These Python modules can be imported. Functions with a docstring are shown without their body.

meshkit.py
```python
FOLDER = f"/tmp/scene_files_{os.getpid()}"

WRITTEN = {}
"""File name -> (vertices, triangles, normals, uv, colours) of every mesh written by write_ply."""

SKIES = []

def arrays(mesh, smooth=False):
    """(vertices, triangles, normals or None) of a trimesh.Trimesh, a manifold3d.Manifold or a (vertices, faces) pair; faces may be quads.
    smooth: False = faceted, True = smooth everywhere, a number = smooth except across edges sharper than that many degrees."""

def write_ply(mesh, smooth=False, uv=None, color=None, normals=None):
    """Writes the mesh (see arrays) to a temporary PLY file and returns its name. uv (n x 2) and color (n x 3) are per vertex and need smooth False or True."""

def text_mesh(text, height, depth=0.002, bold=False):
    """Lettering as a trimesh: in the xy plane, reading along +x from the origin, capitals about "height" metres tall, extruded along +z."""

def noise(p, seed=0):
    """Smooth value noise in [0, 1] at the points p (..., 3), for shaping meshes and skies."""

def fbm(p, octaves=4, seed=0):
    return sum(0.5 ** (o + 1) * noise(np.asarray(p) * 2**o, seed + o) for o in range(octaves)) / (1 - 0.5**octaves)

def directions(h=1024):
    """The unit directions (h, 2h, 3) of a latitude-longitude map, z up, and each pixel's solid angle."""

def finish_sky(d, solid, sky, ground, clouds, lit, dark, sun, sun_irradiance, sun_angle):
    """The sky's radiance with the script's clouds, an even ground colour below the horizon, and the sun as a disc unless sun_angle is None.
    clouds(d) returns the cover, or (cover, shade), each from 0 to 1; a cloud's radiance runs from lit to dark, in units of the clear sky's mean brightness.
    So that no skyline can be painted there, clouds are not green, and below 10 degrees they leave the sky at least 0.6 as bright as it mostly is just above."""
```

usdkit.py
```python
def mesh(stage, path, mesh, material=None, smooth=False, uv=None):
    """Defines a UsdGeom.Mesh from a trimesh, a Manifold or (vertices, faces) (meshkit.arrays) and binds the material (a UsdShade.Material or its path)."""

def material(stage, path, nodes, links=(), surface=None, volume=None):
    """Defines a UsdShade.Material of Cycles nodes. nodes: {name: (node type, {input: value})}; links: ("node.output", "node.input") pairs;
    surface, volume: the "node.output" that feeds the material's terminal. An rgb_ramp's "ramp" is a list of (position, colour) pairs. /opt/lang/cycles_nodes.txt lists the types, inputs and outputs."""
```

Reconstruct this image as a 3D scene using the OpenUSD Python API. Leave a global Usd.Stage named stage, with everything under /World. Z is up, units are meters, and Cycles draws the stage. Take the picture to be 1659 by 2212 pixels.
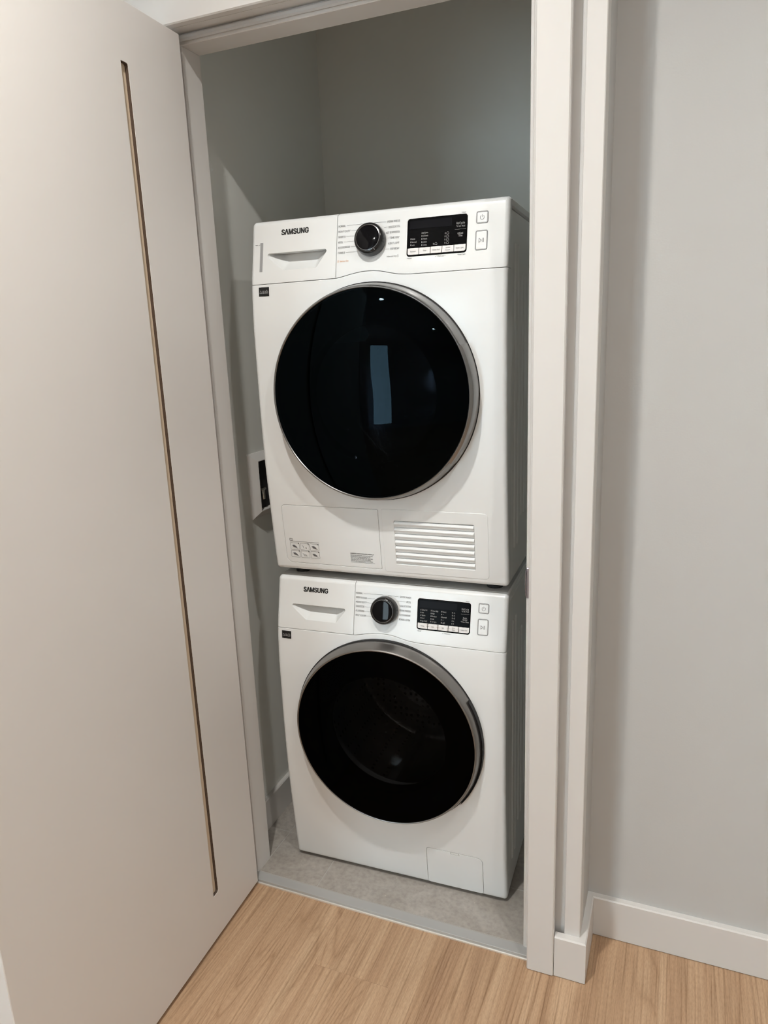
import math, numpy as np, trimesh, shapely, manifold3d, usdkit, meshkit
from shapely.geometry import Polygon, Point, box as sbox, LineString
from shapely import affinity
from scipy.spatial import Delaunay
from scipy.interpolate import PchipInterpolator
from pxr import Usd, UsdGeom, UsdLux, UsdShade, Gf, Sdf, Vt

stage = Usd.Stage.CreateInMemory()
UsdGeom.SetStageUpAxis(stage, UsdGeom.Tokens.z)
UsdGeom.SetStageMetersPerUnit(stage, 1.0)
UsdGeom.Xform.Define(stage, '/World')
UsdGeom.Scope.Define(stage, '/World/Looks')
rng = np.random.default_rng(7)

# ------------------------------------------------------------------ camera
W, H, FPX = 1659, 2212, 1558.73
CAM = (1.3411, -1.3959, 1.4352)
yaw, pit, rol = np.radians([-22.7621, -13.649, -2.2686])
fw = np.array([np.sin(yaw)*np.cos(pit), np.cos(yaw)*np.cos(pit), np.sin(pit)])
rt = np.array([np.cos(yaw), -np.sin(yaw), 0]); up = np.cross(rt, fw)
r2 = rt*np.cos(rol)+up*np.sin(rol); u2 = -rt*np.sin(rol)+up*np.cos(rol)
cam = UsdGeom.Camera.Define(stage, '/World/camera')
cam.CreateHorizontalApertureAttr(36.0); cam.CreateVerticalApertureAttr(36.0*H/W)
cam.CreateFocalLengthAttr(36.0*FPX/W); cam.CreateClippingRangeAttr(Gf.Vec2f(.02, 100))
cam.AddTransformOp().Set(Gf.Matrix4d(*r2, 0, *u2, 0, *(-fw), 0, *CAM, 1))
cam.CreateExposureAttr(-0.06)

# ------------------------------------------------------------------ daylight: overcast sky outside the windows
sky = UsdLux.DomeLight.Define(stage, '/World/sky')
sky.CreateColorAttr(Gf.Vec3f(.74, .88, 1.0)); sky.CreateIntensityAttr(3.6)
CEIL = 2.68
LAMPS = [(.76, -.92), (.22, -1.80), (1.78, -.92), (1.3, -3.2), (2.4, -3.4), (-1.1, -1.3)]  # far pair and left-end lamp are unseen, added as fill light
LAMP_W = [29.5, 6.0, 17.0, 20.0, 18.0, 9.0]
LAMP_COL = (1.0, .972, .925)

# ------------------------------------------------------------------ materials
def mat(name, base, rough=.5, nodes=None, links=(), **kw):
    n = {'p': ('principled_bsdf', {'base_color': base, 'roughness': rough, **kw})}
    n.update(nodes or {})
    return usdkit.material(stage, f'/World/Looks/{name}', n, list(links), surface='p.BSDF')

def fine_bump(scale, dist):
    return ({'g': ('geometry', {}), 'n': ('noise_texture', {'scale': scale, 'detail': 3}), 'b': ('bump', {'strength': .25, 'distance': dist})},
            [('g.position', 'n.vector'), ('n.fac', 'b.height'), ('b.normal', 'p.normal')])
nb, lb = fine_bump(260, .0006)
M = {}
M['trim'] = mat('trim_paint', (.71, .69, .665), .42)
M['door'] = mat('door_paint', (.78, .75, .72), .45)
M['wall'] = mat('wall_paint', (.56, .555, .54), .6, nb, lb)
M['closet'] = mat('closet_paint', (.86, .865, .82), .6, nb, lb)
M['ceiling'] = mat('ceiling_paint', (.82, .82, .81), .8)
M['white'] = mat('white_enamel', (.80, .82, .82), .28, coat_weight=.3, coat_roughness=.12)
M['side'] = mat('white_sheet_steel', (.74, .75, .745), .30)
M['grey_print'] = mat('grey_print', (.13, .13, .135), .6)
M['light_print'] = mat('light_grey_print', (.33, .33, .33), .6)
M['orange_print'] = mat('orange_print', (.75, .42, .22), .6)
M['black_print'] = mat('black_print', (.008, .008, .008), .5)
M['lcd_print'] = mat('pale_display_print', (.38, .38, .38), .6)
M['black'] = mat('black_gloss_plastic', (.003, .003, .0034), .2, specular_ior_level=.03)
M['window_black'] = mat('display_window', (.009, .009, .011), .2, specular_ior_level=.03)
M['knob_black'] = mat('knob_face', (.003, .003, .004), .05, specular_ior_level=.16)
M['knob_ring'] = mat('dark_chrome', (.012, .012, .013), .16)
M['rubber'] = mat('dark_rubber', (.02, .02, .02), .7)
M['chrome'] = mat('satin_chrome', (.25, .247, .243), .26, metallic=.9)
M['dark_chrome'] = mat('smoked_chrome', (.27, .258, .247), .32, metallic=.9)
M['steel'] = mat('drum_steel', (.62, .62, .62), .28,
    {'g': ('texture_coordinate', {}), 'v': ('voronoi_texture', {'scale': 55, 'randomness': .25}), 'r': ('rgb_ramp', {'ramp': [(0, (.02, .02, .02)), (.22, (.02, .02, .02)), (.30, (.65, .65, .65)), (1, (.65, .65, .65))]}),
     'b': ('bump', {'strength': .6, 'distance': .003})}, [('g.object', 'v.vector'), ('v.distance', 'r.fac'), ('r.color', 'p.base_color'), ('v.distance', 'b.height'), ('b.normal', 'p.normal')], metallic=1.0)
M['dryer_steel'] = mat('dryer_drum_steel', (.45, .45, .46), .22, metallic=1.0)
M['key_white'] = mat('key_white', (.80, .79, .785), .45)
M['grey_plastic'] = mat('grey_plastic', (.34, .345, .35), .4)
M['label_black'] = mat('label_black', (.006, .006, .006), .4)
M['strip'] = mat('threshold_aluminium', (.44, .44, .43), .42, metallic=.15)
M['strip_edge'] = mat('threshold_edge', (.85, .83, .78), .25, metallic=.5)
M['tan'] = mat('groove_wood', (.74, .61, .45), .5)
M['brass'] = mat('valve_metal', (.7, .68, .62), .25, metallic=1.0)
M['dark'] = mat('dark_void', (.012, .012, .013), .8)  # near-black for plates that paint in the shade of hollows
M['strike'] = mat('strike_steel', (.30, .29, .33), .3, metallic=1.0)
M['seal'] = mat('seal_rubber', (.58, .575, .57), .6)
M['groove_wall'] = mat('groove_dark_wood', (.085, .055, .038), .6)  # same wood as the groove back, side shade put into the colour
M['subfloor'] = mat('subfloor', (.10, .075, .05), .9)
M['grout'] = mat('grout', (.43, .415, .39), .9)

def glass(name, tint, refl, rough=.0, coat=(1, 1, 1)):
    return usdkit.material(stage, f'/World/Looks/{name}', {
        't': ('transparent_bsdf', {'color': tint}), 'g': ('glossy_bsdf', {'color': coat, 'roughness': rough}),
        'f': ('fresnel', {'IOR': 1.45}), 'm': ('math', {'math_type': 'multiply', 'value2': refl}),
        'x': ('mix_closure', {})},
        [('f.fac', 'm.value1'), ('m.value', 'x.fac'), ('t.BSDF', 'x.closure1'), ('g.BSDF', 'x.closure2')], surface='x.closure')
M['glass_dryer'] = glass('tinted_blue_glass', (.11, .125, .15), .16, .015, (.50, .80, 1))
M['glass_washer'] = glass('tinted_black_glass', (.21, .21, .21), .07, .02, (.75, .85, 1))
M['bowl'] = glass('bowl_glass', (.8, .8, .8), .8, .03)
M['pane'] = glass('window_pane', (.96, .98, .97), 1.0)

# oak planks: grain runs along y, one board to the next differs
def wood():
    n = {'g': ('geometry', {}), 'o': ('object_info', {}),
         'rs': ('math', {'math_type': 'multiply', 'value2': 41.0}), 'cx': ('combine_xyz', {}), 'ad': ('vector_math', {'math_type': 'add'}),
         'm1': ('mapping', {'scale': (5.0, .55, 1)}), 'n1': ('noise_texture', {'scale': 1.0, 'detail': 2.0, 'roughness': .45, 'distortion': .25}),
         'k': ('math', {'math_type': 'multiply', 'value2': 34.0}), 'fr': ('math', {'math_type': 'pingpong', 'value2': .5}),
         'ri': ('map_range', {'from_min': .0, 'from_max': .5, 'to_min': 0, 'to_max': 1}),
         'ml': ('mapping', {'scale': (4.2, .8, 1), 'location': (9, 3, 0)}), 'nl': ('noise_texture', {'scale': 1.0, 'detail': 1.0}),
         'rl': ('rgb_ramp', {'ramp': [(.46, (0, 0, 0)), (.62, (.62, .62, .62))]}),
         'm2': ('mapping', {'scale': (210, 3.6, 1)}), 'n2': ('noise_texture', {'scale': 1.0, 'detail': 3, 'roughness': .62}),
         'm3': ('mapping', {'scale': (24, .8, 1)}), 'n3': ('noise_texture', {'scale': 1.0, 'detail': 2.5}),
         'm4': ('mapping', {'scale': (520, 90, 1)}), 'n4': ('noise_texture', {'scale': 1.0, 'detail': 2}),
         'r1': ('rgb_ramp', {'ramp': [(0, (.58, .50, .43)), (.20, (.86, .82, .78)), (.5, (1, 1, 1)), (1, (1.03, 1.03, 1.03))]}),
         'r2': ('rgb_ramp', {'ramp': [(.33, (.66, .61, .56)), (.45, (.93, .92, .91)), (.55, (1.02, 1.02, 1.02)), (.70, (1.12, 1.12, 1.11))]}),
         'r3': ('rgb_ramp', {'ramp': [(.28, (.400, .248, .150)), (.45, (.475, .308, .188)), (.60, (.525, .352, .221)), (.78, (.570, .395, .252))]}),
         'r4': ('rgb_ramp', {'ramp': [(.38, (.90, .88, .86)), (.5, (1, 1, 1)), (.65, (1.06, 1.06, 1.06))]}),
         'x1': ('mix_color', {'blend_type': 'multiply', 'use_clamp': False}),
         'x2': ('mix_color', {'blend_type': 'multiply', 'fac': .9, 'use_clamp': False}),
         'x3': ('mix_color', {'blend_type': 'multiply', 'fac': .8, 'use_clamp': False}),
         'b': ('bump', {'strength': .2, 'distance': .0005}),
         'p': ('principled_bsdf', {'roughness': .55, 'specular_ior_level': .35})}
    l = [('o.random', 'rs.value1'), ('rs.value', 'cx.x'), ('rs.value', 'cx.y'), ('g.position', 'ad.vector1'), ('cx.vector', 'ad.vector2')]
    for q in ('m1', 'm2', 'm3', 'm4', 'ml'): l += [('ad.vector', q+'.vector'), (q+'.vector', {'ml': 'nl'}.get(q, 'n'+q[1])+'.vector')]
    l += [('n1.fac', 'k.value1'), ('k.value', 'fr.value1'), ('fr.value', 'ri.value'), ('ri.result', 'r1.fac'), ('nl.fac', 'rl.fac'), ('rl.color', 'x1.fac'),
          ('n2.fac', 'r2.fac'), ('n3.fac', 'r3.fac'), ('n4.fac', 'r4.fac'), ('r3.color', 'x1.a'), ('r1.color', 'x1.b'), ('x1.result', 'x2.a'), ('r2.color', 'x2.b'),
          ('x2.result', 'x3.a'), ('r4.color', 'x3.b'), ('x3.result', 'p.base_color'), ('n2.fac', 'b.height'), ('b.normal', 'p.normal')]
    return usdkit.material(stage, '/World/Looks/oak_plank', n, l, surface='p.BSDF')
M['wood'] = wood()

def stone():
    n = {'g': ('geometry', {}), 'n1': ('noise_texture', {'scale': 7, 'detail': 6, 'roughness': .62, 'distortion': .8}),
         'n2': ('noise_texture', {'scale': 85, 'detail': 3}), 'v': ('voronoi_texture', {'scale': 26, 'feature': 'f1'}),
         'r1': ('rgb_ramp', {'ramp': [(.3, (.315, .285, .25)), (.5, (.37, .34, .305)), (.72, (.45, .42, .385))]}),
         'r2': ('rgb_ramp', {'ramp': [(.3, (.86, .86, .86)), (.5, (1, 1, 1)), (.72, (1.1, 1.1, 1.1))]}),
         'r3': ('rgb_ramp', {'ramp': [(0, (1.6, 1.55, 1.5)), (.035, (1.3, 1.3, 1.3)), (.06, (1, 1, 1)), (1, (1, 1, 1))]}),
         'x': ('mix_color', {'blend_type': 'multiply', 'fac': 1.0, 'use_clamp': False}),
         'x2': ('mix_color', {'blend_type': 'multiply', 'fac': 1.0, 'use_clamp': False}),
         'p': ('principled_bsdf', {'roughness': .55})}
    l = [('g.position', 'n1.vector'), ('g.position', 'n2.vector'), ('g.position', 'v.vector'), ('n1.fac', 'r1.fac'), ('n2.fac', 'r2.fac'), ('v.distance', 'r3.fac'),
         ('r1.color', 'x.a'), ('r2.color', 'x.b'), ('x.result', 'x2.a'), ('r3.color', 'x2.b'), ('x2.result', 'p.base_color')]
    return usdkit.material(stage, '/World/Looks/stone_tile', n, l, surface='p.BSDF')
M['tile'] = stone()

# ------------------------------------------------------------------ helpers
used = {}
def numbered(parent, name):
    k = (parent, name); i = used.get(k, 0); used[k] = i+1
    return name if i == 0 else f'{name}_{i:03d}'

def tag(prim, label=None, cat=None, group=None, kind=None):
    for k, v in (('label', label), ('category', cat), ('group', group), ('kind', kind)):
        if v: prim.SetCustomDataByKey(k, v)
    return prim

def obj(name, mesh, m, parent='/World', smooth=False, label=None, kind=None):
    parent = str(parent.GetPath()) if hasattr(parent, 'GetPath') else parent
    p = usdkit.mesh(stage, f'{parent}/{numbered(parent, name)}', mesh, M[m], smooth=smooth).GetPrim()
    return tag(p, label, None, None, kind)

def thing(name, label, cat, loc=(0, 0, 0), rotz=0.0, kind=None, group=None):
    x = UsdGeom.Xform.Define(stage, '/World/'+numbered('/World', name))
    x.AddTranslateOp().Set(Gf.Vec3d(*loc))
    if rotz: x.AddRotateZOp().Set(math.degrees(rotz))
    return tag(x.GetPrim(), label, cat, group, kind)

def cat_(*ms):
    return trimesh.util.concatenate([m for m in ms if m is not None])

def bx(x0, x1, y0, y1, z0, z1, c=0.0):
    lo, hi = np.array([x0, y0, z0]), np.array([x1, y1, z1])
    if c <= 0:
        b = trimesh.creation.box(extents=hi-lo); b.apply_translation((lo+hi)/2); return b
    pts = []
    for i in (0, 1):
        for j in (0, 1):
            for k in (0, 1):
                p = np.array([(lo, hi)[i][0], (lo, hi)[j][1], (lo, hi)[k][2]]); s = np.array([1-2*i, 1-2*j, 1-2*k])*c
                for a in range(3):
                    q = p+s; q[a] = p[a]; pts.append(q)
    return trimesh.convex.convex_hull(np.array(pts))

def mani(t):
    return manifold3d.Manifold(manifold3d.Mesh(np.asarray(t.vertices, np.float32), np.asarray(t.faces, np.uint32)))
def unmani(m):
    mm = m.to_mesh(); return trimesh.Trimesh(mm.vert_properties[:, :3], mm.tri_verts, process=False)

def rrect(u0, v0, u1, v1, r):
    if np.ndim(r) == 0:
        return sbox(u0+r, v0+r, u1-r, v1-r).buffer(r, quad_segs=8)
    P = []                                                         # radii: bottom-left, bottom-right, top-right, top-left
    for (cx, cy, sx, sy, a0), rr in zip(((u0, v0, 1, 1, 180), (u1, v0, -1, 1, 270), (u1, v1, -1, -1, 0), (u0, v1, 1, -1, 90)), r):
        for a in np.radians(np.linspace(a0, a0+90, 9)):
            P.append((cx+sx*rr+rr*np.cos(a), cy+sy*rr+rr*np.sin(a)))
    return Polygon(P)

def tube(path, r, seg=10):
    path = np.asarray(path, float); n = len(path); V = []
    T = np.gradient(path, axis=0); T /= np.linalg.norm(T, axis=1)[:, None]
    a = np.array([0, 0, 1.0]) if abs(T[0][2]) < .9 else np.array([1.0, 0, 0])
    for i in range(n):
        b = np.cross(T[i], a); b /= np.linalg.norm(b); c = np.cross(b, T[i]); a = c
        for k in range(seg):
            t = 2*np.pi*k/seg; V.append(path[i]+r*(b*np.cos(t)+c*np.sin(t)))
    F = []
    for i in range(n-1):
        for k in range(seg):
            p, q = i*seg+k, i*seg+(k+1) % seg
            F += [(p, q, q+seg), (p, q+seg, p+seg)]
    V += [path[0], path[-1]]
    for k in range(seg):
        F += [(len(V)-2, (k+1) % seg, k), (len(V)-1, (n-1)*seg+k, (n-1)*seg+(k+1) % seg)]
    return trimesh.Trimesh(np.array(V), np.array(F), process=False)

# ------------------------------------------------------------------ the room
KB = 'structure'
X0, X1, Y0 = -2.3, 3.4, -4.6                       # hall: left, right, far wall
def struct(name, mesh, m, label, smooth=False):
    return obj(name, mesh, m, label=label, kind=KB, smooth=smooth)

# openings in the far and left walls
def wall_with_holes(outer, holes):
    w = mani(outer)
    for h in holes: w = w-mani(h)
    return unmani(w)
FAR_WIN = (-.84, -.16, .12, 2.52); LEFT_WIN = (-3.95, -2.65, .35, 2.40)
struct('wall_front', cat_(bx(X0, .298, 0, .09, 0, CEIL), bx(.298, 1.077, 0, .09, 2.07, CEIL)), 'ceiling', 'white wall around and above the closet doorway')
struct('wall_far', wall_with_holes(bx(X0-.1, X1+.1, Y0-.12, Y0, 0, CEIL), [bx(FAR_WIN[0], FAR_WIN[1], Y0-.2, Y0+.1, FAR_WIN[2], FAR_WIN[3])]), 'wall', 'hall wall behind the viewer')
struct('wall_left', wall_with_holes(bx(X0-.12, X0, Y0, .09, 0, CEIL), [bx(X0-.2, X0+.1, LEFT_WIN[0], LEFT_WIN[1], LEFT_WIN[2], LEFT_WIN[3])]), 'wall', 'hall wall at the left end')
struct('wall_right', bx(X1, X1+.12, Y0, .15, 0, CEIL), 'wall', 'hall wall at the right end')
struct('wall_recess', bx(1.191, X1+.12, .15, .25, 0, CEIL), 'wall', 'grey painted wall set back to the right of the closet')
struct('wall_return', bx(1.150, 1.191, .0505, .151, 0, CEIL), 'wall', 'short grey wall return at the corner right of the closet')
struct('wall_closet_left', bx(.10, .245, .09, .95, 0, CEIL), 'closet', 'left inside wall of the closet')
struct('wall_closet_back', bx(.245, 1.13, .83, .95, 0, CEIL), 'closet', 'back inside wall of the closet')
struct('wall_closet_right', bx(1.13, 1.181, .09, .95, 0, CEIL), 'closet', 'right inside wall of the closet')
def can(x, y):
    c_ = trimesh.creation.cylinder(radius=.044, height=.06, sections=48); c_.apply_translation((x, y, CEIL+.029)); return c_
struct('ceiling', wall_with_holes(bx(X0-.12, X1+.12, Y0-.12, .95, CEIL, CEIL+.1), [can(*q) for q in LAMPS]), 'ceiling', 'white ceiling over hall and closet')

# windows: frame, mullion and pane
w1 = thing('window_1', 'tall narrow balcony window at the far end of the hall', None, kind=KB)
a, b, c, d = FAR_WIN
obj('window_frame', wall_with_holes(bx(a, b, Y0-.09, Y0-.03, c, d), [bx(a+.035, b-.035, Y0-.2, Y0+.1, c+.035, d-.035)]), 'trim', w1)
obj('pane', bx(a+.035, b-.035, Y0-.066, Y0-.06, c+.035, d-.035), 'pane', w1)
w2 = thing('window_2', 'wide daylight window in the left end wall of the hall', None, kind=KB)
a, b, c, d = LEFT_WIN
obj('window_frame', wall_with_holes(bx(X0-.09, X0-.03, a, b, c, d), [bx(X0-.2, X0+.1, a+.05, (a+b)/2-.025, c+.05, d-.05), bx(X0-.2, X0+.1, (a+b)/2+.025, b-.05, c+.05, d-.05)]), 'trim', w2)
for p, q in ((a+.05, (a+b)/2-.025), ((a+b)/2+.025, b-.05)):
    obj('pane', bx(X0-.066, X0-.06, p, q, c+.05, d-.05), 'pane', w2)

# floor of oak planks, laid square to the closet wall
fl = thing('floor', 'light oak plank floor of the hall', None, kind=KB)
obj('subfloor', bx(X0, X1, Y0, .15, -.03, -.0042), 'subfloor', fl)
PW, PL = .1895, 1.24
k0 = int(math.floor((X0-.6036)/PW)); k1 = int(math.ceil((X1-.6036)/PW))
for k in range(k0, k1+1):
    xa, xb = .6036+k*PW, .6036+(k+1)*PW
    off = {0: -.1765, 1: -.78, -1: -.93, -2: -.46, 2: -.42, 3: -1.10, 4: -.62, 5: -.31, 6: -.95}.get(k, -float(rng.uniform(.05, PL)))
    xa, xb = max(xa, X0), min(xb, X1)
    if xb-xa < .02: continue
    xm = (xa+xb)/2
    ye = .0021 if xm < 1.17 else .15
    ys = [ye]; y = off
    while y > Y0+.05: ys.append(y); y -= PL
    ys.append(Y0)
    for yb, ya in zip(ys[:-1], ys[1:]):
        if xa < 1.191 < xb and yb > 0:
            obj('plank', unmani(mani(bx(xa+.00003, xb-.00003, ya+.00015, -.0003, -.004, 0))+mani(bx(1.1902, xb-.00003, -.01, .149, -.004, 0))), 'wood', fl)
        else:
            obj('plank', bx(xa+.00003, xb-.00003, ya+.00015, yb-.00015, -.004, 0, .00015), 'wood', fl)

# closet tiles
TZ = .010
cf = thing('floor_closet', 'grey stone tile floor inside the closet', None, kind=KB)
obj('grout_bed', bx(.245, 1.13, .034, .83, -.03, TZ-.0005), 'grout', cf)
xs = [.246, .3235, .5016, 1.1016, 1.13]; ys_ = [.036, .2066, .8066, .83]
for i in range(4):
    for j in range(3):
        if j == 0 and i == 0: yy0 = .095
        else: yy0 = ys_[j]
        obj('tile', bx(xs[i]+.001, xs[i+1]-.001, yy0+.001, ys_[j+1]-.001, -.01, TZ, .0008), 'tile', cf)

# threshold strip
ts = thing('trim_1', 'brushed aluminium threshold strip between oak planks and closet tiles', None, kind=KB)
obj('strip', bx(.306, 1.075, .006, .0335, -.02, TZ+.001, .0008), 'strip', ts)
obj('front_lip', bx(.306, 1.075, .0022, .0062, -.02, .0045, .0009), 'strip_edge', ts)

# jambs: stop and rabbet boards, casing
ST = 2.045; RB = 2.066
struct('trim_2', cat_(bx(.280, .3235, .03, .094, 0, ST, .001), bx(.28, .304, -.001, .03, 0, RB)), 'trim', 'white door jamb on the hinge side of the closet doorway')
tr = thing('trim_3', 'white head jamb and stop above the closet doorway', None, kind=KB)
obj('stop', bx(.28, 1.10, .030, .094, ST, 2.075, .0012), 'trim', tr)
obj('rabbet_board', bx(.28, 1.10, -.001, .030, RB, 2.09), 'trim', tr)
obj('seal', bx(.318, 1.063, .022, .0305, ST+.006, RB-.003, .003), 'seal', tr, label='pale grey rubber door seal')
tr = thing('trim_4', 'white door jamb on the latch side of the closet doorway', None, kind=KB)
obj('stop', bx(1.0580, 1.10, .030, .094, TZ-.005, ST, .0012), 'trim', tr)
obj('rabbet_board', bx(1.0755, 1.10, -.001, .030, 0, RB), 'trim', tr)
obj('seal', bx(1.0640, 1.0757, .0220, .0305, .02, RB-.004, .003), 'trim', tr)
sp = obj('strike_plate', cat_(bx(1.0585, 1.0645, .0275, .0305, .892, .958, .0008), tube([(1.0580, .0285, .896), (1.0572, .0275, .905), (1.0568, .027, .925), (1.0572, .0275, .945), (1.0580, .0285, .954)], .0013)), 'strike', '/World')
tag(sp, 'small steel strike plate on the latch side jamb', 'strike plate')

CT = .020                                            # casing thickness
struct('trim_5', bx(.205, .304, -CT, 0, 0, RB-.0005, .0015), 'trim', 'white casing on the hinge side of the doorway')
struct('trim_6', bx(.205, 1.136, -CT, 0, RB, RB+.066, .0025), 'trim', 'white casing across the top of the doorway')
struct('trim_7', bx(1.0755, 1.136, -CT, 0, 0, RB, .0025), 'trim', 'white flat casing on the latch side of the doorway')
struct('trim_8', cat_(bx(1.10, 1.156, .014, .05, 0, CEIL), bx(1.156, 1.191, .0, .05, 0, CEIL, .0015)), 'trim', 'white corner board with a shadow gap beside the casing')

# baseboards, mitred round the corner
def extr(poly, z0, z1):
    m = trimesh.creation.extrude_polygon(poly, z1-z0, engine='earcut'); m.apply_translation((0, 0, z0)); return m
BH = .107
def board_profile(path_outer, path_inner, name, label):
    # top slopes gently: outer edge lower than the wall edge
    po, pi_ = np.array(path_outer), np.array(path_inner); n = len(po)
    V = []; F = []
    for (o, i) in zip(po, pi_):
        e = o+(i-o)*.18
        V += [(*o, .0015), (*o, BH-.003), (*e, BH), (*i, BH+.0005), (*i, .0015)]
    for s in range(n-1):
        for k in range(4):
            p = s*5+k; F += [(p, p+1, p+6), (p, p+6, p+5)]
    for s in (0, n-1):
        F += [(s*5, s*5+1, s*5+2), (s*5, s*5+2, s*5+3), (s*5, s*5+3, s*5+4)]
    return struct(name, trimesh.Trimesh(np.array(V, float), np.array(F), process=False), 'trim', label)
board_profile([(1.137, -.0165), (1.2065, -.0165), (1.2065, .135), (X1, .135)], [(1.137, .0), (1.191, .0), (1.191, .15), (X1, .15)], 'baseboard_right', 'white baseboard wrapping the corner right of the closet')
board_profile([(X0, -.0165), (.245, -.0165)], [(X0, 0), (.245, 0)], 'baseboard_left', 'white baseboard behind the open door')
board_profile([(.2575, .094), (.2575, .829)], [(.245, .094), (.245, .829)], 'baseboard_closet', 'white baseboard on the closet left wall')
board_profile([(X0, Y0+.0165), (X1, Y0+.0165)], [(X0, Y0), (X1, Y0)], 'baseboard_far', 'white baseboard at the far end of the hall')

# the open door with its long finger groove
DA = np.array([.3415, -.004]); dd = np.array([.0436, -.99905]); dn = np.array([.99905, .0436])
door = thing('door_1', 'off white flush closet door standing open with a long vertical groove', None, kind=KB)
def door_pts(m):
    v = np.array(m.vertices); P = DA[None]+v[:, :1]*dd[None]+v[:, 1:2]*dn[None]      # (s, n, z) to world
    return trimesh.Trimesh(np.column_stack([P, v[:, 2]]), m.faces, process=False)
DL, DT = .752, .040
slot = rrect(.1735, .1275, .1945, 1.9475, (.001, .007, .007, .001)) if False else rrect(.1735, .1275, .1945, 1.9475, (.006, .001, .001, .006))
def prism(poly, n0, n1):
    m = trimesh.creation.extrude_polygon(poly, n1-n0, engine='earcut')
    v = np.array(m.vertices); return trimesh.Trimesh(np.column_stack([v[:, 0], v[:, 2]+n0, v[:, 1]]), m.faces[:, ::-1], process=False)
leaf = mani(bx(-.004, DL, -DT, 0, .011, 2.054, .0012))-mani(prism(slot, -.0115, .01))
obj('leaf', door_pts(unmani(leaf)), 'door', door)
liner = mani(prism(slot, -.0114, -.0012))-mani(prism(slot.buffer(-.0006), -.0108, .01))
obj('groove', door_pts(unmani(liner)), 'groove_wall', door, label='long groove edges with their shade put into a dark brown')
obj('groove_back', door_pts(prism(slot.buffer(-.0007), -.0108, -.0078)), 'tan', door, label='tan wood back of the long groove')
for zc in (.25, 1.05, 1.85):
    obj('hinge', cat_(tube([(.3005, -.004+0*.01, zc-.045), (.3005, -.004, zc+.045)], .006)), 'chrome', door)

# ------------------------------------------------------------------ ceiling lamps (their light is in the builder)
def downlight(x, y, w):
    t = thing('recessed_downlight', LAMP_LABEL[(x, y)], 'ceiling light', (x, y, CEIL))
    ring = trimesh.creation.annulus(r_min=.0435, r_max=.058, height=.006, sections=48); ring.apply_translation((0, 0, -.003))
    obj('trim_ring', ring, 'trim', t)
    cup = trimesh.creation.annulus(r_min=.0405, r_max=.0435, height=.024, sections=48); cup.apply_translation((0, 0, .012))
    obj('reflector', cup, 'chrome', t)
    l = UsdLux.DiskLight.Define(stage, str(t.GetPath())+'/lamp')
    l.CreateRadiusAttr(.040); l.CreateIntensityAttr(w/(math.pi*.04**2)/math.pi); l.CreateColorAttr(Gf.Vec3f(*LAMP_COL)); l.AddTranslateOp().Set(Gf.Vec3d(0, 0, .018))
LAMP_LABEL = dict(zip(LAMPS, ['round recessed downlight nearest the closet doorway', 'round recessed downlight second from the closet doorway', 'round recessed downlight in front of the set back wall right of the closet',
                              'round added fill downlight behind the viewer near the far wall', 'round added fill downlight in the far right of the hall', 'round added fill downlight at the left end of the hall behind the open door']))
for (x, y), w in zip(LAMPS, LAMP_W): downlight(x, y, w)

# ------------------------------------------------------------------ laundry machines
prof0 = PchipInterpolator([-.1, .02, .045, .16, .31, .45, .6, .68, .715, .78, .845, .95], [.02, .0140, .011, 0, -.011, -.0145, -.0145, -.0103, -.0065, .008, .0225, .05])
TH = math.atan2(.0165, .6)
TAU = 2*math.pi

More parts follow.
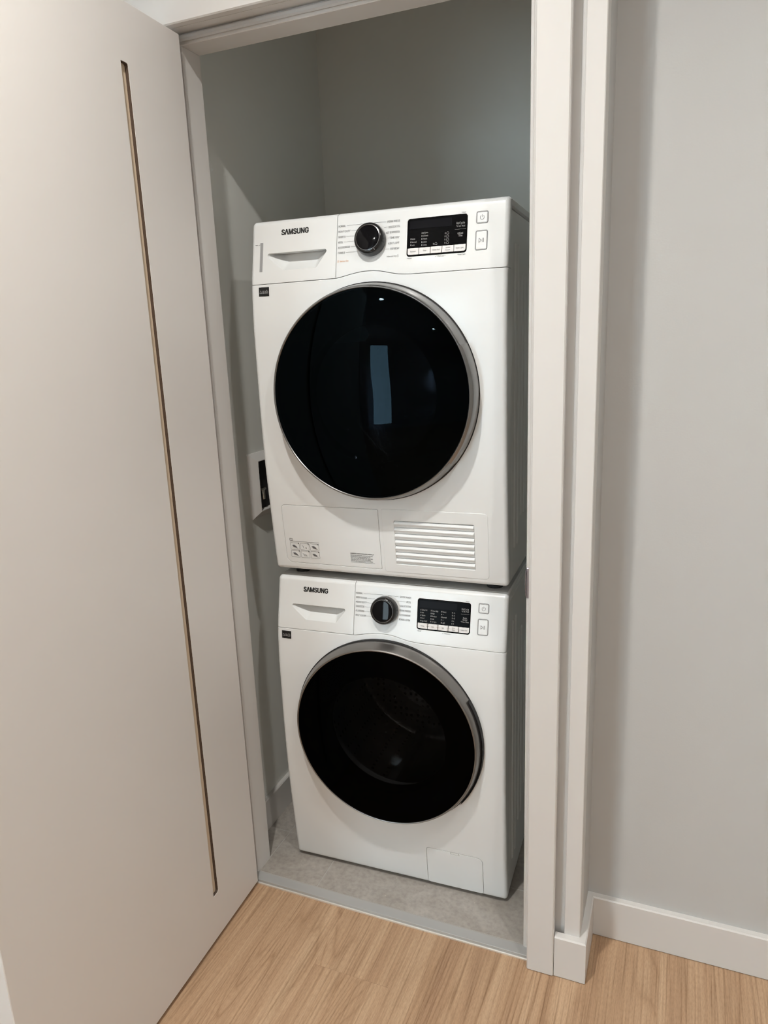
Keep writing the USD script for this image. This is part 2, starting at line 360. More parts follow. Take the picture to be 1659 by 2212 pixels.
def cap(poly, yf, small=.0012, outer=None, big=.009, back=.03, off=0.0, step=.012, drop=None):
    """A moulded panel: outline poly in (u, v), front surface y = yf(v)+off, edges rounded over, skirt going back."""
    bd = [np.array(shapely.segmentize(LineString(r.coords), .004).coords)[:-1] for r in (poly.exterior, *poly.interiors)]
    pts = list(bd)
    for t in (.12, .35, .65, 1.0):
        q = poly.buffer(-small*t)
        for g in getattr(q, 'geoms', [q]):
            for r in (g.exterior, *g.interiors):
                pts.append(np.array(shapely.segmentize(LineString(r.coords), .004).coords)[:-1])
    inner = poly.buffer(-small*1.3)
    seam_b = poly.boundary
    if outer is not None:
        ob = outer.boundary.buffer(2e-5); seam_b = poly.boundary.difference(ob)
        keep = [bd[0]]
        for q in pts[len(bd):]:
            keep.append(q[shapely.distance(outer.boundary, shapely.points(q)) > small*1.2])
        pts = bd+keep[1:]
        r = bd[0]; tan = np.roll(r, -1, 0)-np.roll(r, 1, 0); nr = np.column_stack([-tan[:, 1], tan[:, 0]]); nr /= np.linalg.norm(nr, axis=1)[:, None]
        if not shapely.LinearRing(poly.exterior.coords).is_ccw: nr = -nr
        on = shapely.distance(outer.boundary, shapely.points(r)) < 1e-5
        for t in (.012, .05, .12, .22, .36, .55, .77, 1.0):
            q = r[on]+nr[on]*big*t
            okk = shapely.contains_xy(inner, q[:, 0], q[:, 1]) if t > .13 else shapely.contains_xy(poly, q[:, 0], q[:, 1])
            okk &= shapely.distance(outer.boundary, shapely.points(q)) > big*t*.93
            okk &= (shapely.distance(seam_b, shapely.points(q)) > small*1.2)
            pts.append(q[okk])
    u0, v0, u1, v1 = poly.bounds
    gu, gv = np.meshgrid(np.arange(u0+step/2, u1, step), np.arange(v0+step/2, v1, step))
    g = np.column_stack([gu.ravel(), gv.ravel()]); g = g[shapely.contains_xy(poly.buffer(-small*2.5), g[:, 0], g[:, 1])]
    if outer is not None and len(g): g = g[shapely.contains_xy(outer.buffer(-big*1.15), g[:, 0], g[:, 1])]
    pts.append(g)
    P = np.vstack([p for p in pts if len(p)])
    _, ix = np.unique(np.round(P, 6), axis=0, return_index=True); ix.sort()
    remap = {}
    P2 = P[ix]
    key = {tuple(k): i for i, k in enumerate(np.round(P2, 6))}
    tri = Delaunay(P2).simplices
    c_ = P2[tri].mean(1)
    a2 = np.abs(np.cross(P2[tri[:, 1]]-P2[tri[:, 0]], P2[tri[:, 2]]-P2[tri[:, 0]]))
    tri = tri[shapely.contains_xy(poly, c_[:, 0], c_[:, 1]) & (a2 > 1e-12)]
    pp = shapely.points(P2)
    dB = shapely.distance(seam_b, pp)
    y = yf(P2[:, 1])+off
    x_ = np.clip(small-dB, 0, small); y = y+small-np.sqrt(np.maximum(small**2-x_**2, 0))
    if outer is not None:
        dO = shapely.distance(outer.boundary, pp); x_ = np.clip(big-dO, 0, big); y = y+big-np.sqrt(np.maximum(big**2-x_**2, 0))
    V = np.column_stack([P2[:, 0], y, P2[:, 1]])
    A, B, C_ = P2[tri[:, 0]], P2[tri[:, 1]], P2[tri[:, 2]]
    flip = np.cross(B-A, C_-A) < 0
    tri[flip] = tri[flip][:, ::-1]
    V = list(map(tuple, V)); F = list(map(tuple, tri))
    for r in bd:
        i0 = [key[tuple(k)] for k in np.round(r, 6)]
        base = len(V)
        for i in i0:
            V.append((V[i][0], back if drop is None else V[i][1]+drop, V[i][2]))
        n = len(i0)
        for k in range(n):
            p, q, s, t = i0[k], i0[(k+1) % n], base+(k+1) % n, base+k
            F += [(p, s, q), (p, t, s)]
    m = trimesh.Trimesh(np.array(V), np.array(F), process=False)
    return m

def lathe(profile, uc, vc, y0, seg=128, closed=False, tilt=0.0, arc=None):
    """Profile of (radius, distance towards the viewer), spun about the axis that faces out of the machine."""
    pr = np.array(profile, float); n = len(pr)
    full = arc is None
    th = np.linspace(0, TAU, seg, endpoint=False) if full else np.radians(np.linspace(arc[0], arc[1], seg))
    V = np.array([[r*np.cos(t), -e, r*np.sin(t)] for t in th for r, e in pr])
    ct, st = np.cos(tilt), np.sin(tilt)
    V = np.column_stack([V[:, 0], V[:, 1]*ct+V[:, 2]*st, -V[:, 1]*st+V[:, 2]*ct])
    V += np.array([uc, y0, vc])
    F = []
    for i in range(seg if full else seg-1):
        j = (i+1) % seg
        for k in range(n if closed else n-1):
            k2 = (k+1) % n
            p, q, s, t = i*n+k, j*n+k, j*n+k2, i*n+k2
            F += [(p, q, s), (p, s, t)]
    return trimesh.Trimesh(V, np.array(F), process=True)

class Machine:
    def __init__(self, name, label, cat, loc, k):
        self.root = thing(name, label, cat, loc, TH); self.k = k
    def S(self, v): return np.where(np.asarray(v) > .715, .715+(np.asarray(v)-.715)*self.k, v)
    def yf(self, v):
        v = np.asarray(v, float); return prof0(np.where(v > .715, .715+(v-.715)/self.k, v))
    def spoly(self, poly): return shapely.transform(poly, lambda P: np.column_stack([P[:, 0], self.S(P[:, 1])]))
    # flat print on the curved front
    def text(self, s, u, v, h, sx=1.0, align='l', off=.0004, bold=False, width=None):
        t = meshkit.text_mesh(s, h, .0002, bold=bold); V = np.array(t.vertices); w = V[:, 0].max()-V[:, 0].min(); sx = width/w if width else sx
        x = (V[:, 0]-V[:, 0].min())*sx; x += u-{'l': 0, 'r': w*sx, 'c': w*sx/2}[align]
        v0 = float(self.S(v)); z = v0+V[:, 1]
        return trimesh.Trimesh(np.column_stack([x, self.yf(z)-off-V[:, 2], z]), t.faces, process=False)
    def line(self, pts, w, off=.0004, closed=False):
        pts = np.array(pts, float)
        l = LineString(np.vstack([pts, pts[:1]]) if closed else pts).buffer(w/2, cap_style='flat', join_style='mitre')
        return self.flat(l, off)
    def flat(self, poly, off=.0004, d=.0002):
        out = []
        for g in getattr(poly, 'geoms', [poly]):
            g = shapely.segmentize(self.spoly(g), .02)
            m = trimesh.creation.extrude_polygon(g, d, engine='earcut'); V = np.array(m.vertices)
            out.append(trimesh.Trimesh(np.column_stack([V[:, 0], self.yf(V[:, 1])-off-V[:, 2], V[:, 1]]), m.faces, process=False))
        return cat_(*out)

def seam(u):
    f = PchipInterpolator([-.01, .15, .2165, .236, .256, .285, .30, .318, .340, .365, .395, .61], [.7125, .7142, .7150, .7180, .7220, .7256, .7258, .7245, .7200, .7150, .7132, .7135])
    return f(u)

def build(kind):
    dry = kind == 'dryer'
    if dry:
        m = Machine('tumble_dryer', 'white tumble dryer with blue tinted round door, stacked on top of the washer', 'dryer', (.395, .118, .8497), 1.06)
        vc, R = .4595, .241
    else:
        m = Machine('washing_machine', 'white front load washing machine with black round door, standing on the tiles under the dryer', 'washing machine', (.393, .118, 0), 1.0)
        vc, R = .4635, .2475
    UC = .300; root = m.root; S = lambda v: float(m.S(v))
    top = S(.8455); BOT = .0185
    outer = rrect(0, BOT, .6, top, (.009, .009, .010, .010))
    us = np.linspace(-.01, .61, 125); sv = np.column_stack([us, seam(us)])
    lower = Polygon(list(map(tuple, sv))+[(.61, -.1), (-.01, -.1)]).buffer(-.0005)
    upper = Polygon(list(map(tuple, sv))+[(.61, 1.2), (-.01, 1.2)]).buffer(-.0005)
    # ---- lower front panel with door opening
    front = outer.intersection(lower).difference(Point(UC, vc).buffer(R-.020, quad_segs=32))
    if dry:
        flap = rrect(.0348, .0378, .2925, .1908, (.016, .004, .004, .010))
        vent = sbox(.3315, .0555, .5235, .1645)
        front = front.difference(flap).difference(rrect(.3315, .0555, .5235, .1645, .002))
    else:
        flap = rrect(.389, .0225, .5395, .1375, (.008, .008, .016, .008))
        tab = sbox(.4545, .130, .4775, .1375)
        front = front.difference(flap)
    # a notch under each front corner where the feet show
    foot_cut = [sbox(-.01, 0, .062, .0)]
    fp = obj('front_panel', cap(front, m.yf, .0011, outer, .010, .036), 'white', root, 35)
    # ---- drawer
    hole = Polygon([(.036, .7765), (.196, .7765), (.168, .7405), (.084, .7405)]).buffer(-.004, quad_segs=6).buffer(.004, quad_segs=6)
    hole = m.spoly(hole)
    dr_poly = outer.intersection(upper).intersection(sbox(-1, -1, .2164, 2)).difference(hole)
    dr = obj('tank_drawer' if dry else 'detergent_drawer', cap(dr_poly, m.yf, .0010, outer, .010, .036), 'white', root, 35)
    # scooped grip behind the hole
    n = 90
    rim = np.array([hole.exterior.interpolate(t, normalized=True).coords[0] for t in np.linspace(0, 1, n, endpoint=False)])
    back_ = m.spoly(Polygon([(.060, .785), (.176, .785), (.160, .764), (.090, .764)]).buffer(-.003).buffer(.003))
    c0 = np.array(hole.centroid.coords[0])
    rings = []
    inner = np.column_stack([.118+(rim[:, 0]-.118)*.72, S(.7765)+.013+(rim[:, 1]-S(.7765))*.42])
    for t in np.linspace(0, 1, 9):
        uv = rim*(1-t)+inner*t
        y = m.yf(rim[:, 1])+.0008 + (np.sin(t*np.pi/2))*(.036)
        rings.append(np.column_stack([uv[:, 0], y, uv[:, 1]]))
    V = np.vstack(rings); F = []
    for r in range(8):
        for k in range(n):
            p, q = r*n+k, r*n+(k+1) % n; F += [(p, q, q+n), (p, q+n, p+n)]
    V = np.vstack([V, V[-n:].mean(0)[None]]); F += [(8*n+k, 8*n+(k+1) % n, 9*n) for k in range(n)]
    obj('grip', trimesh.Trimesh(V, np.array(F), process=False), 'white', dr, 40)
    # raised pocket lips above and below the grip
    obj('brand_lettering', cat_(*[m.text('S\u039bMSUNG', (.0785 if dry else .075)+q, .8135 if dry else .8105, .0112, .885, bold=True, off=.0004+abs(q)*.05) for q in (-.0005, 0, .0005)]), 'black_print', dr)
    if dry:
        obj('level_window', m.flat(sbox(.0240, .7395, .0312, .8005), .0003), 'grey_plastic', dr, label='grey strip level window')
        obj('level_lettering', cat_(m.text('MAX', .0115, .7955, .0022, .9), m.line([(.020, .7968), (.0235, .7968)], .0005)), 'grey_print', dr)
    # ---- control fascia
    U0, V0, U1, V1 = .3820, .7470, .5125, .8195
    disp = m.spoly(rrect(U0, V0, U1, V1, .0055))
    pb = m.spoly(rrect(.5315, .7990, .5560, .8212, .0035)); sb = m.spoly(rrect(.5310, .7490, .5560, .7855, .0035))
    cp_poly = outer.intersection(upper).intersection(sbox(.2174, -1, 2, 2)).difference(disp.buffer(.0003)).difference(pb.buffer(.0002)).difference(sb.buffer(.0002))
    cp = obj('control_panel', cap(cp_poly, m.yf, .0010, outer, .010, .036), 'white', root, 35)
    # dial
    vk = S(.7845); yk = float(m.yf(vk)); tilt = math.atan(.223/m.k)
    kn = obj('dial', lathe([(0, .0), (.0335, 0), (.0345, .003), (.0343, .012), (.0333, .018), (.0315, .0220), (.0290, .0236), (.0276, .0236), (.0268, .0226), (0, .0222)], UC, vk, yk, 96, tilt=tilt), 'knob_ring', root, 35, label='dark chrome rim')
    obj('dial_bezel', lathe([(.0277, .0234), (.0274, .0243), (.0266, .0245), (.0261, .0238)], UC, vk, yk, 72, tilt=tilt), 'chrome', kn, 40, label='thin bright bezel')
    obj('dial_face', lathe([(.0263, .0226), (.0259, .0240), (.023, .0247), (.012, .0253), (0, .0254)], UC, vk, yk, 72, tilt=tilt), 'knob_black', kn, 40)
    ang = math.radians(-58 if dry else 78)
    # pointer mark on the rim
    def on_dial(r, e, t):
        p = np.array([r*np.cos(t), -e, r*np.sin(t)]); ct, s_ = np.cos(tilt), np.sin(tilt)
        return np.array([UC+p[0], yk+p[1]*ct+p[2]*s_, vk-p[1]*s_+p[2]*ct])
    obj('pointer', tube([on_dial(.0285, .0238, ang), on_dial(.0316, .0219, ang)], .0006, 6), 'lcd_print', kn)
    # cycle names and leader lines
    if dry:
        left = ['NORMAL', 'HEAVY DUTY', 'SHIRTS', 'WOOL', 'ACTIVEWEAR', 'TOWELS']; right = ['PERM PRESS', 'DELICATES', "40' EXPRESS", 'TIME DRY', 'AIR FLUFF', 'REFRESH']
    else:
        left = ['NORMAL', 'DEEP STEAM', 'HEAVY DUTY', 'SANITIZE', 'ALLERGEN', 'SELF CLEAN']; right = ['QUICK WASH', 'WOOL', 'DELICATES', 'PERM PRESS', 'ACTIVEWEAR', 'RINSE+SPIN']
    vr = np.linspace(.8170, .7635, 6)
    tx = []; hC = .0042
    for i, (a_, b_) in enumerate(zip(left, right)):
        v = vr[i]; vm = v+hC/2
        t = m.text(a_, .2208, v, hC, width=.00285*len(a_)); tx.append(t); ul = np.array(t.vertices)[:, 0].max()
        t2 = m.text(b_, .3645, v, hC, align='r', width=.00285*len(b_)); tx.append(t2); ur = np.array(t2.vertices)[:, 0].min()
        dz = abs(vm-.7845); rr = math.sqrt(max(.0375**2-dz*dz, 0))
        el, er = .300-max(rr, .012), .300+max(rr, .012)
        if i == 0:
            tx.append(m.line([(ul+.003, vm), (.2925, vm+.001), (.2925, vm-.0035)], .00032)); tx.append(m.line([(ur-.003, vm), (.306, vm+.001), (.306, vm-.0035)], .00032))
        else:
            if el-ul > .0035: tx.append(m.line([(ul+.002, vm), (el, vm)], .00032))
            if ur-er > .0035: tx.append(m.line([(ur-.002, vm), (er, vm)], .00032))
    obj('cycle_lettering', cat_(*tx), 'grey_print', cp)
    if dry:
        dropp = lambda u, v: m.line([(u, v+.0045), (u-.0018, v+.0015), (u-.001, v), (u+.001, v), (u+.0018, v+.0015)], .0005, closed=True)
        obj('sensor_lettering', cat_(dropp(.2222, .7468), m.text('Sensor Dry', .2262, .7470, .0035, .86)), 'orange_print', cp)
        obj('manual_lettering', cat_(m.text('Manual Dry', .3590, .7490, .0035, .86, 'r'), dropp(.3622, .7488)), 'light_print', cp)
    # display
    dp = obj('display', cap(disp, m.yf, .0012, None, 0, .03, -.0004), 'black', root, 35)
    obj('display_window', m.flat(rrect(.3875, .7995, .4800, .8155, .001), .0008), 'window_black', dp)
    kw = (.5115-.3838)/5
    keys = ['Dryness', 'Time', 'Damp Alert', 'Wrinkle|Prevent', 'Drum Light'] if dry else ['Temp.', 'Spin', 'Soil', 'Extra|Rinse', 'Delay End']
    for i, kt in enumerate(keys):
        a_ = .3838+i*kw
        kp = m.spoly(rrect(a_+.0003, .7500, a_+kw-.0006, .7628, (.004 if i == 0 else .0004, .004 if i == 4 else .0004, .0004, .0004)))
        ko = obj('soft_key', cap(kp, m.yf, .0004, None, 0, .03, -.0009), 'key_white', dp, 35)
        ls = kt.split('|'); tt = []
        for j, s in enumerate(ls):
            tt.append(m.text(s, a_+kw/2, .7552+(.0024 if len(ls) == 2 and j == 0 else (-.0020 if len(ls) == 2 else 0)), .0029 if len(ls) == 1 else .0025, .82, 'c', .0016))
        obj('key_lettering', cat_(*tt), 'light_print', ko)
    L = []
    T = lambda s, u, v, h=.0027, al='l': L.append(m.text(s, u, v-.0003, h*1.25, .72, al, .0009))
    def led(u, v): L.append(m.line([(u, v-.0002), (u, v+.0030)], .0013, .0009))
    def shirt(u, v):
        L.append(m.line([(u, v), (u+.005, v), (u+.005, v+.0025), (u+.0033, v+.004), (u+.0017, v+.004), (u, v+.0025)], .0005, .0009, True))
    if dry:
        for i, s in enumerate(['More', 'Normal', 'Less']): led(.3905, .7790-i*.0058); T(s, .3925, .7790-i*.0058)
        for i, s in enumerate(['150min', '120min', '90min', '60min', '30min']): led(.4150, .7895-i*.0059); T(s, .4170, .7895-i*.0059)
        led(.4410, .7665); shirt(.4440, .7660)
        for i in range(4): led(.4660, .7850-i*.0061); shirt(.4690, .7845-i*.0061)
        T('MyCycle', .4985, .8015, .0036, 'c'); T('*5 sec Hold', .4985, .7962, .0028, 'c'); L.append(m.line([(.4865, .7915), (.5105, .7915)], .0004, .0009))
        T('Adjust', .4985, .7825, .0034, 'c'); T('Time', .4985, .7778, .0034, 'c')
    else:
        for c_, (u_, ws) in enumerate([(.3910, ['Extra Hot', 'Hot', 'Warm', 'Cool', 'Tap Cold']), (.4165, ['Extra High', 'High', 'Medium', 'Low', 'No Spin']), (.4425, ['Heavy', '', 'Normal', '', 'Light'])]):
            for i, s in enumerate(ws):
                led(u_, .7925-i*.0064)
                if s: T(s, u_+.002, .7925-i*.0064)
                else: L.append(m.line([(u_+.0025, .7940-i*.0064), (u_+.006, .7940-i*.0064)], .0005, .0009))
        for i in range(5): led(.4690, .7925-i*.0064); T('+'+str(i+1) if i < 3 else ('4' if i == 3 else '5'), .4720, .7925-i*.0064)
        T('MyCycle', .5000, .8030, .0034, 'c'); T('*5 sec Hold', .5000, .7982, .0026, 'c'); L.append(m.line([(.490, .7935), (.510, .7935)], .0004, .0009))
        T('Super', .5000, .7830, .0030, 'c'); T('Speed', .5000, .7787, .0030, 'c'); T('*Drum Clean', .5000, .7740, .0026, 'c')
    obj('display_lettering', cat_(*L), 'lcd_print', dp)
    L = [m.text('*Sound', .3835, .7425, .0023, .9), m.text('\u2190 *Child Lock \u2192', .4570, .7425, .0023, .9, 'c'), m.text('*Smart', .5090, .8220, .0023, .9, 'r')]
    if dry: L.append(m.text('*Smart Care', .5110, .7425, .0024, .9, 'r'))
    for t_ in L: obj('note_lettering', t_, 'grey_print', cp)
    # buttons with bright bevelled rims
    for nm, q, (uc_, vc_) in (('power_button', pb, (.54375, .8101)), ('start_button', sb, (.5435, .76725))):
        rim_ = obj(nm, cap(q.difference(q.buffer(-.0014)), m.yf, .0005, None, 0, .03, -.0010, .004), 'grey_plastic', root, 35, label='thin grey bezel')
        obj('button_cap', cap(q.buffer(-.0015), m.yf, .0010, None, 0, .03, -.0008), 'white', rim_, 35)
        if nm == 'power_button':
            th = np.radians(np.linspace(125, 415, 25)); k_ = m.k
            ic = cat_(m.line([(uc_+.0042*np.cos(t), vc_-.0002+.0042*np.sin(t)/k_) for t in th], .0007, .0012), m.line([(uc_, vc_+.0005), (uc_, vc_+.0052)], .0008, .0012))
        else:
            ic = cat_(m.line([(uc_-.005, vc_-.004), (uc_-.005, vc_+.004), (uc_+.0005, vc_)], .0007, .0012, True), m.line([(uc_+.0025, vc_-.004), (uc_+.0025, vc_+.004)], .0008, .0012), m.line([(uc_+.0048, vc_-.004), (uc_+.0048, vc_+.004)], .0008, .0012))
        obj('icon', ic, 'grey_print', rim_)
    # ---- black sticker with three outlined pictograms
    ul, vl = (.0225, .6865) if dry else (.0160, .6860)
    st = obj('energy_sticker', m.flat(sbox(ul, vl, ul+.0265, vl+.0200), .0005), 'label_black', fp, label='small black sticker')
    y_ = vl+.0062; icn = []
    for q in (ul+.0025, ul+.0098, ul+.0172):
        if q == ul+.0025: icn.append(m.line([(q, y_), (q+.0055, y_), (q+.0045, y_+.003), (q+.0025, y_+.0065), (q+.001, y_+.003)], .0006, .0009, True))
        elif q == ul+.0098: icn += [m.line([(q, y_), (q+.0055, y_), (q+.0055, y_+.0055), (q, y_+.0055)], .0006, .0009, True), m.line([(q+.0028, y_), (q+.0028, y_+.0055)], .0006, .0009), m.line([(q, y_+.003), (q+.0055, y_+.003)], .0006, .0009)]
        else: icn += [m.line([(q, y_), (q+.0065, y_), (q+.0065, y_+.004), (q+.0033, y_+.0075), (q, y_+.004)], .0006, .0009, True), m.line([(q+.0018, y_+.0018), (q+.0047, y_+.0018), (q+.0047, y_+.0038), (q+.0018, y_+.0038)], .0006, .0009, True)]
    # (a third level only: pictograms lie on the panel beside the sticker)
    obj('sticker_pictogram', cat_(*icn), 'lcd_print', fp)
    # ---- service flaps
    if dry:
        fo = obj('filter_flap', cap(flap.buffer(-.0005), m.yf, .0011, None, 0, .03, 0.0), 'white', root, 35)
        I = []
        gx = np.linspace(.0485, .1300, 4); gy = [.0530, .0735, .0935]
        I.append(m.line([(gx[0], gy[2]+.002), (gx[3], gy[2]+.002)], .0005))
        I.append(m.line([(gx[0], .0975), (gx[0]+.008, .0975), (gx[0]+.008, .1025), (gx[0], .1025)], .0006, closed=True))
        I.append(m.line([(gx[0]+.004, .0975), (gx[0]+.004, .1025)], .0005))
        lr = np.random.default_rng(3)
        for i in range(3):
            for j in range(2):
                x0, y0 = gx[i], gy[j]; I.append(m.flat(rrect(x0+.0006, y0, x0+.0250, y0+.0182, .002).difference(rrect(x0+.0010, y0+.0004, x0+.0246, y0+.0178, .0018))))
                I.append(m.flat(Point(x0+.0232, y0+.0172).buffer(.0016)))
                cx, cy = x0+.012, y0+.0085
                if (i, j) == (1, 1): I += [m.line([(cx-.006, cy+.003), (cx-.002, cy+.001), (cx-.003, cy-.003)], .0006), m.line([(cx+.002, cy-.002), (cx+.006, cy-.004), (cx+.005, cy)], .0006)]
                elif (i, j) == (1, 0): I += [m.line([(cx-.006+k*.0022, cy+.003-k*.0008), (cx-.003+k*.0022, cy-.004-k*.0004)], .0004) for k in range(5)]
                else:
                    I.append(m.flat(Polygon([(cx-.007, cy+.003), (cx-.001, cy+.004), (cx+.006, cy-.001), (cx+.005, cy-.004), (cx-.003, cy-.002)])))
                    I.append(m.line([(cx+.004, cy-.003), (cx+.009, cy-.005)], .0006))
        obj('instruction_print', cat_(*I), 'grey_print', fo)
        Wt = [m.text('WARNING: CLEAN CONDENSER CAREFULLY', .2122, .0732, .0025, .86, bold=True)]
        x_sc = .0620/(np.array(Wt[0].vertices)[:, 0].max()-.2122); Wt = [m.text('WARNING: CLEAN CONDENSER CAREFULLY', .2122, .0732, .0025, .86*x_sc, bold=True)]
        for i, s in enumerate(['Remove lint from the filter before and after use', 'Pull both levers to release the inner cover and', 'slide out the heat exchanger unit. Rinse with', 'clean water and let it dry fully before refitting', 'See the user manual for more information']):
            Wt.append(m.text(s, .2122, .0686-i*.0037, .0026, width=.058-.006*(i % 2)))
        Wt.append(m.line([(.2122, .0515), (.2750, .0515)], .0005))
        obj('warning_lettering', cat_(*Wt), 'grey_print', fo)
        vp = rrect(.3010, .0335, .5560, .1930, (.006, .010, .010, .006)).difference(vent.buffer(.0005))
        vo = obj('vent_panel', cap(vp, m.yf, .0011, None, 0, .03, -.0009), 'white', root, 35)
        n_ = 7; ph = (.1645-.0555)/n_
        for i in range(n_):
            v1_ = .1645-i*ph; a_, b_ = .3317, .5233
            P_ = [(v1_-.0006, .0045), (v1_-.0022, .0010), (v1_-.0045, -.0022), (v1_-.0070, -.0030), (v1_-.0095, -.0022), (v1_-ph+.0030, .0008), (v1_-ph-.0002, .0022), (v1_-ph-.0002, .0075), (v1_-.0006, .0075)]
            V = []
            for u_ in (a_, b_):
                for vv, e in P_: V.append((u_, float(m.yf(vv))+e, vv))
            F = []; n9 = len(P_)
            for k in range(n9): F += [(k, (k+1) % n9, n9+(k+1) % n9), (k, n9+(k+1) % n9, n9+k)]
            for k in range(1, n9-1): F += [(0, k+1, k), (n9, n9+k, n9+k+1)]
            obj('slat', trimesh.Trimesh(np.array(V), np.array(F), process=False), 'white', vo, 50)
        obj('vent_backing', bx(.33, .525, .022, .026, .050, .168), 'dark', vo)
    else:
        fo = obj('filter_flap', cap(flap.buffer(-.0008).difference(tab), m.yf, .0007, None, 0, .03, 0.0), 'white', root, 35)
        obj('flap_tab', cap(tab.buffer(-.0009), m.yf, .0006, None, 0, .03, .0004), 'white', fo, 35)
    # ---- the round door
    yb = -.0145
    if dry:
        ringp = [(R-.018, -.022), (R, -.022), (R+.0002, .004), (R-.0012, .012), (R-.0042, .030), (R-.0062, .0375), (R-.0085, .0405), (R-.0105, .0408), (R-.0118, .0395), (R-.0125, .036)]
        Rg = R-.0119; gl = [(Rg*t, .0392+.031*(1-t**2.3)) for t in np.linspace(1, 0, 40)]
        dmat, gm = 'chrome', 'glass_dryer'
    else:
        ringp = [(R-.018, -.020), (R, -.020), (R+.0002, .002), (R-.002, .010), (R-.0072, .026), (R-.0095, .0315), (R-.0118, .0332), (R-.0135, .0326), (R-.0142, .030)]
        Rg = R-.0138; gl = [(Rg*t, .0322+.012*(1-t**2.3)) for t in np.linspace(1, 0, 40)]
        dmat, gm = 'dark_chrome', 'glass_washer'
    do = obj('door', lathe(ringp, UC, vc, yb, 160), dmat, root, 28, label='satin chrome door ring')
    obj('base_gap', lathe([(R-.004, .0042), (R+.0022, .0042), (R+.0022, -.022), (R-.004, -.022)], UC, vc, yb+.0035, 128), 'rubber', do, 40, label='black band coloured for the shadow in the gap round the ring')  # solid black ring paints in the dark of the gap
    # finger grip set into the right of the ring
    if dry:
        gp = [(R-.0058, .0360), (R-.0030, .0340), (R+.0012, .0180), (R+.0014, .0060)]
        g_ = lathe([(R-.0090, .0412), (R-.0035, .0392), (R+.0003, .030), (R+.0012, .012), (R+.0008, .002)], UC, vc, yb, 40, arc=(-38, 26))
        obj('grip', g_, 'chrome', do, 30, label='wider bright chrome grip')
    else:
        g_ = lathe([(R+.0010, .014), (R+.0020, .006), (R+.0020, -.004), (R-.002, -.006)], UC, vc, yb, 40, arc=(-40, 30))
        obj('grip', g_, 'rubber', do, 30, label='dark band coloured for the shade of the finger recess')  # no hollow is cut here, the recess shade is a dark band
    go = obj('door_glass', lathe(gl, UC, vc, yb, 128), gm, do, True, label='dark tinted glass')
    # inside: bezel mask, bowl, drum
    obj('glass_mask', lathe([(R-.014, .030), (R-.030, .030), (R-.080, .026), (R-.088, .020), (R-.088, -.02), (R-.03, -.03)], UC, vc, yb, 96), 'black', do, 40)
    obj('bowl', lathe([(R-.088, .012), (R-.092, -.03), (R-.105, -.075), (R-.14, -.090), (0, -.094)], UC, vc, yb, 96), 'bowl', do, 40)
    rd = .245
    vd = .455
    drum = lathe([(R-.060, -.070), (rd-.01, -.075), (rd, -.085), (rd, -.40), (rd-.01, -.41), (.16, -.425), (.15, -.415), (.07, -.42), (.05, -.41), (0, -.41)], UC, vd, yb, 96)
    dm = obj('drum', drum, 'dryer_steel' if dry else 'steel', root, 40)
    for a_ in (20, 140, 260):
        t = math.radians(a_); e = np.array([np.cos(t), np.sin(t)]); f = np.array([-np.sin(t), np.cos(t)])
        V = []
        for (yy, w_, hh) in ((.09, .012, .02), (.12, .024, .045), (.34, .020, .045), (.38, .012, .02)):
            for (w2, h2) in ((-w_, 0), (-w_*.5, hh), (w_*.5, hh), (w_, 0)):
                q = e*(rd-.001-h2)+f*w2; V.append((UC+q[0], yy, vd+q[1]))
        obj('lifter', trimesh.convex.convex_hull(np.array(V)), 'grey_plastic', dm, 40)
    obj('door_gasket', lathe([(R-.022, .0), (R-.030, -.02), (R-.045, -.045), (R-.060, -.072), (R-.03, -.06), (R-.015, -.02)], UC, vc, yb, 96), 'grey_plastic', root, 40)
    # ---- cabinet: sheet steel sides with pressed ribs, back, base; lid on top
    zt = top-.024
    cab = mani(bx(.0015, .5985, .036, .600, .0185, zt+.004, .004))-mani(bx(.006, .594, .030, .594, .024, zt+.02))
    cm = unmani(cab)
    parts = [cm]
    for s, x_ in ((-1, .0018), (1, .5982)):
        for yy in (.105, .185, .265):
            off_ = .06*(yy-.105)/.08
            for dy in (-.018, .018):
                parts.append(affin_rib(x_, yy+dy, .10+off_, zt-.07-off_))
            pass
    obj('cabinet', cat_(*parts), 'side', root, 40)
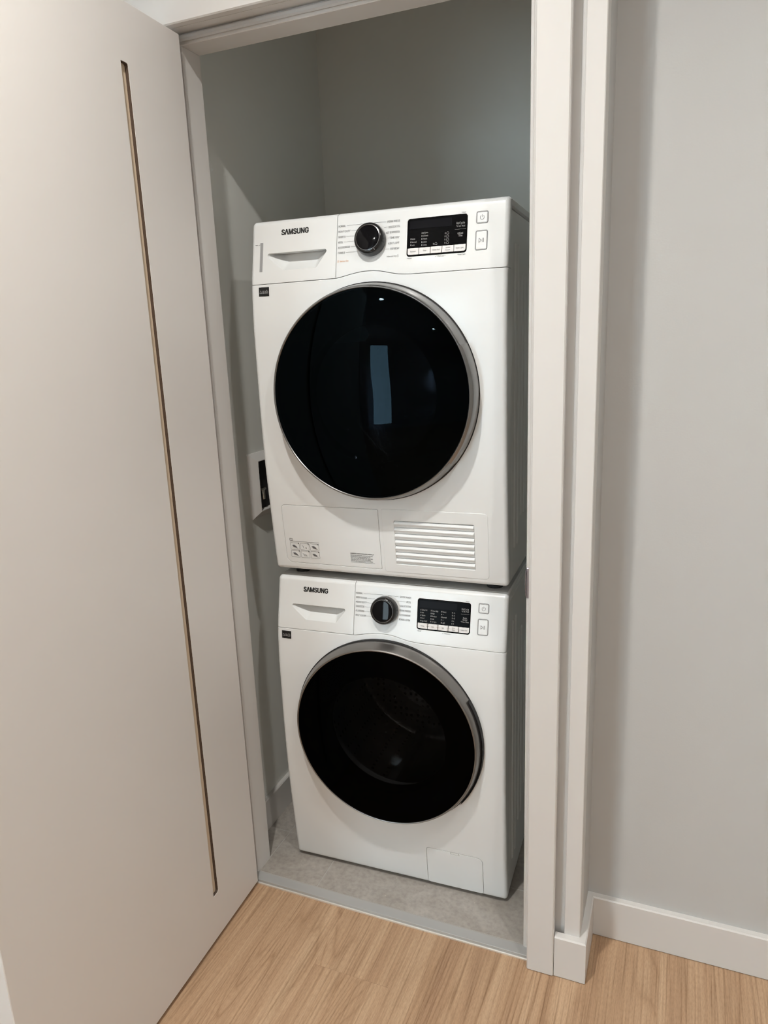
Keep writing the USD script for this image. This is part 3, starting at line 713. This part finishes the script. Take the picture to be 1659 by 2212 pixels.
    obj('lid', bx(.0012, .5988, .0345, .602, zt+.0048, top+.0008, .004), 'side', root, 40)
    # feet
    z0 = -.0025 if dry else TZ
    for (a_, b_) in ((.045, .075), (.555, .075), (.045, .56), (.555, .56)):
        c_ = trimesh.creation.cylinder(radius=.019, height=.024-z0, sections=28); c_.apply_translation((a_, b_, (.024+z0)/2))
        obj('foot', c_, 'rubber', root, 40)
    return m

def affin_rib(x, y, z0, z1):
    m = trimesh.creation.capsule(height=z1-z0, radius=.0095, count=[14, 12]); V = np.array(m.vertices)
    V[:, 2] += z0 if V[:, 2].min() > -.02 else (z0+z1)/2
    V[:, 0] = V[:, 0]*.35+x; V[:, 1] += y
    return trimesh.Trimesh(V, m.faces, process=False)

build('washer'); build('dryer')

# ------------------------------------------------------------------ washing machine outlet box on the closet wall
ob = thing('outlet_box', 'white recessed laundry valve box on the closet wall beside the dryer', 'outlet box', (.245, .263, .953))
Yw, Zh, ins, pr = .20, .183, .020, .022
def frustum():
    o0 = [(0, 0), (Yw, 0), (Yw, Zh), (0, Zh)]; o1 = [(ins, ins), (Yw-ins, ins), (Yw-ins, Zh-ins), (ins, Zh-ins)]; i1 = [(ins+.002, ins+.002), (Yw-ins-.002, ins+.002), (Yw-ins-.002, Zh-ins-.002), (ins+.002, Zh-ins-.002)]
    V = [(0, *p) for p in o0]+[(.004, *p) for p in o0]+[(pr, *p) for p in o1]+[(pr, *p) for p in i1]+[(.002, *p) for p in i1]
    F = []
    for r in range(4):
        for k in range(4):
            p, q = r*4+k, r*4+(k+1) % 4; F += [(p, q, q+4), (p, q+4, p+4)]
    return trimesh.Trimesh(np.array(V), np.array(F), process=False)
obj('surround', frustum(), 'trim', ob)
obj('box_back', bx(.001, .003, ins, Yw-ins, ins, Zh-ins), 'dark', ob)  # dark plastic back, its black also paints in a deeper recess
for yy in (.050, .115):
    v_ = obj('valve', cat_(tube([(.004, yy, .075), (.012, yy, .075), (.012, yy, .05)], .006), tube([(.012, yy-.012, .078), (.012, yy+.012, .078)], .0035)), 'brass', ob, 40)
